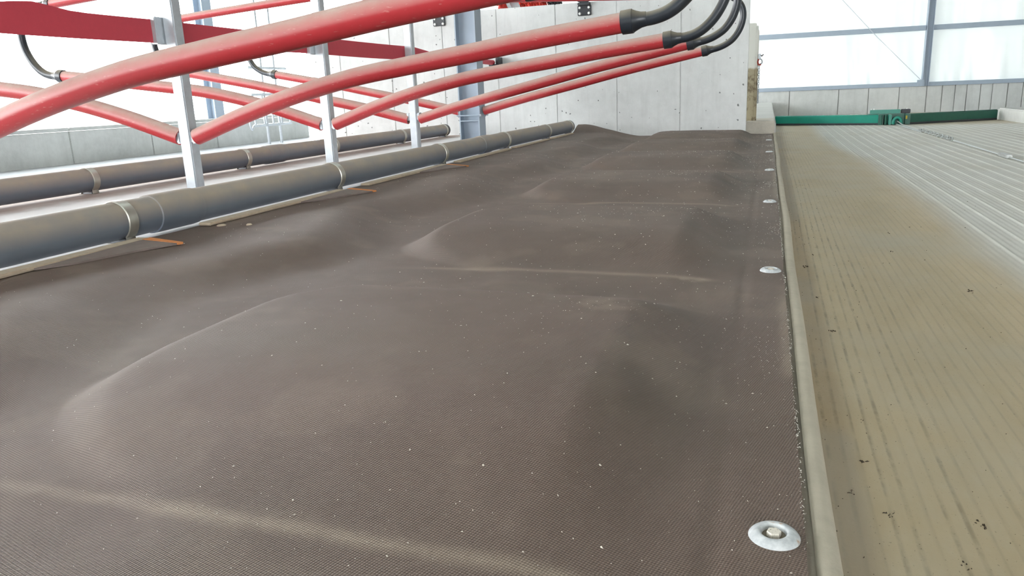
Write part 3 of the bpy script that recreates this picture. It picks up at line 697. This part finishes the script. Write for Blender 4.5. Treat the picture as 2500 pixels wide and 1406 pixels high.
MB().bbox(1.63, 1.92, 12.64, 12.80, FZ+.003, -.045, .006).out('centre_body', m_green2, sc, smooth=False)
for x in (1.66, 1.60): MB().tube([(x, 12.57, FZ+.004), (x, 12.57, -.055)], .016, 12).out('hinge_pin', m_green2, sc)
MB().bbox(1.695, 1.735, 12.52, 12.66, FZ+.006, -.05, .006).out('guide_plate', m_green, sc, smooth=False)
MB().tube(catmull([(1.755, 12.53, FZ+.008), (1.765, 12.53, FZ+.075), (1.81, 12.53, FZ+.105), (1.855, 12.53, FZ+.075), (1.865, 12.53, FZ+.008)], 5), .022, 10).out('cable_shackle', m_green, sc)
MB().bbox(1.925, 1.945, 12.565, 12.59, -.12, -.07, .003).out('yellow_tag', m_yellow, sc, smooth=False)
MB().bbox(1.49, 1.90, 12.9, 13.0, -.055, .010, .006).out('top_beam', m_green, sc, smooth=False)
MB().bbox(1.45, 1.99, 12.72, 13.02, -.075, -.046, .004).out('deck_plate', m_green2, sc, smooth=False)
MB().bbox(1.915, 2.03, 12.88, 13.0, -.05, .012, .006).out('release_block', m_black, sc, smooth=False)
for x in (1.50, 1.54, 1.99): MB().lathe([(0, .018), (.008, .018), (.010, 0), (0, 0)], (x, 12.95, .010), 8).out('bolt', m_white, sc)
cb = empty('scraper_cable', (1.84, 9, FZ), 'steel pulling cable lying along the grey alley grooves', 'cable')
def cz(y): return FZ+.012
MB().tube([(1.81, 12.50, FZ+.055), (1.825, 12.1, FZ+.018), (1.835, 10.9, FZ+.010)], .0075, 8).out('cable_length', m_cable, cb)
MB().tube([(1.80, 12.50, FZ+.012), (1.79, 11.8, FZ+.010), (1.80, 10.6, FZ+.010)], .008, 8).out('cable_length', m_cable, cb)
for i in range(16): chain_link((1.838, 10.86-.118*i, FZ+.019), 'y', (i % 2)*1.2+.2, .070, .020, .0065).out('chain_link', m_cable, cb)
MB().tube([(1.838, 8.98, FZ+.012), (1.84, 7, FZ+.011), (1.835, 3, FZ+.011), (1.83, 0, FZ+.011)], .0075, 8).out('cable_length', m_cable, cb)
MB().bbox(1.815, 1.86, 7.0, 7.25, FZ+.002, FZ+.03, .005).out('cable_clamp', m_cable, cb)

# ------------------------------------------------------------------ galvanised gate by the left-hand alley
gt = empty('barn_gate', (-8.0, 11.3, .1), 'pale galvanised barred gate by the low left wall', 'gate')
gx, gy0, gy1 = -8.05, 10.86, 11.92
for y in np.linspace(gy0+.05, gy1-.02, 5): MB().tube([(gx, y, .12), (gx, y, .62)], .018, 10).out('bar', m_galv, gt)
for y in (11.22, 11.58): MB().tube([(gx, y, .12), (gx, y, 2.3)], .024, 10).out('upright', m_galv, gt)
for z in (.12, .62, 1.05): MB().tube([(gx, gy0, z), (gx, gy1, z)], .022, 10).out('rail', m_galv, gt)
MB().tube(catmull([(gx, gy0, .12), (gx, gy0-.06, .06), (gx, gy0-.10, .15), (gx, gy0-.08, .30)], 4), .018, 10).out('hinge_hook', m_galv, gt)
MB().tube([(gx, 11.22, -.2), (gx, 11.22, .12)], .024, 10).out('foot', m_galv, gt)
MB().tube([(gx, 11.58, -.2), (gx, 11.58, .12)], .024, 10).out('foot', m_galv, gt)
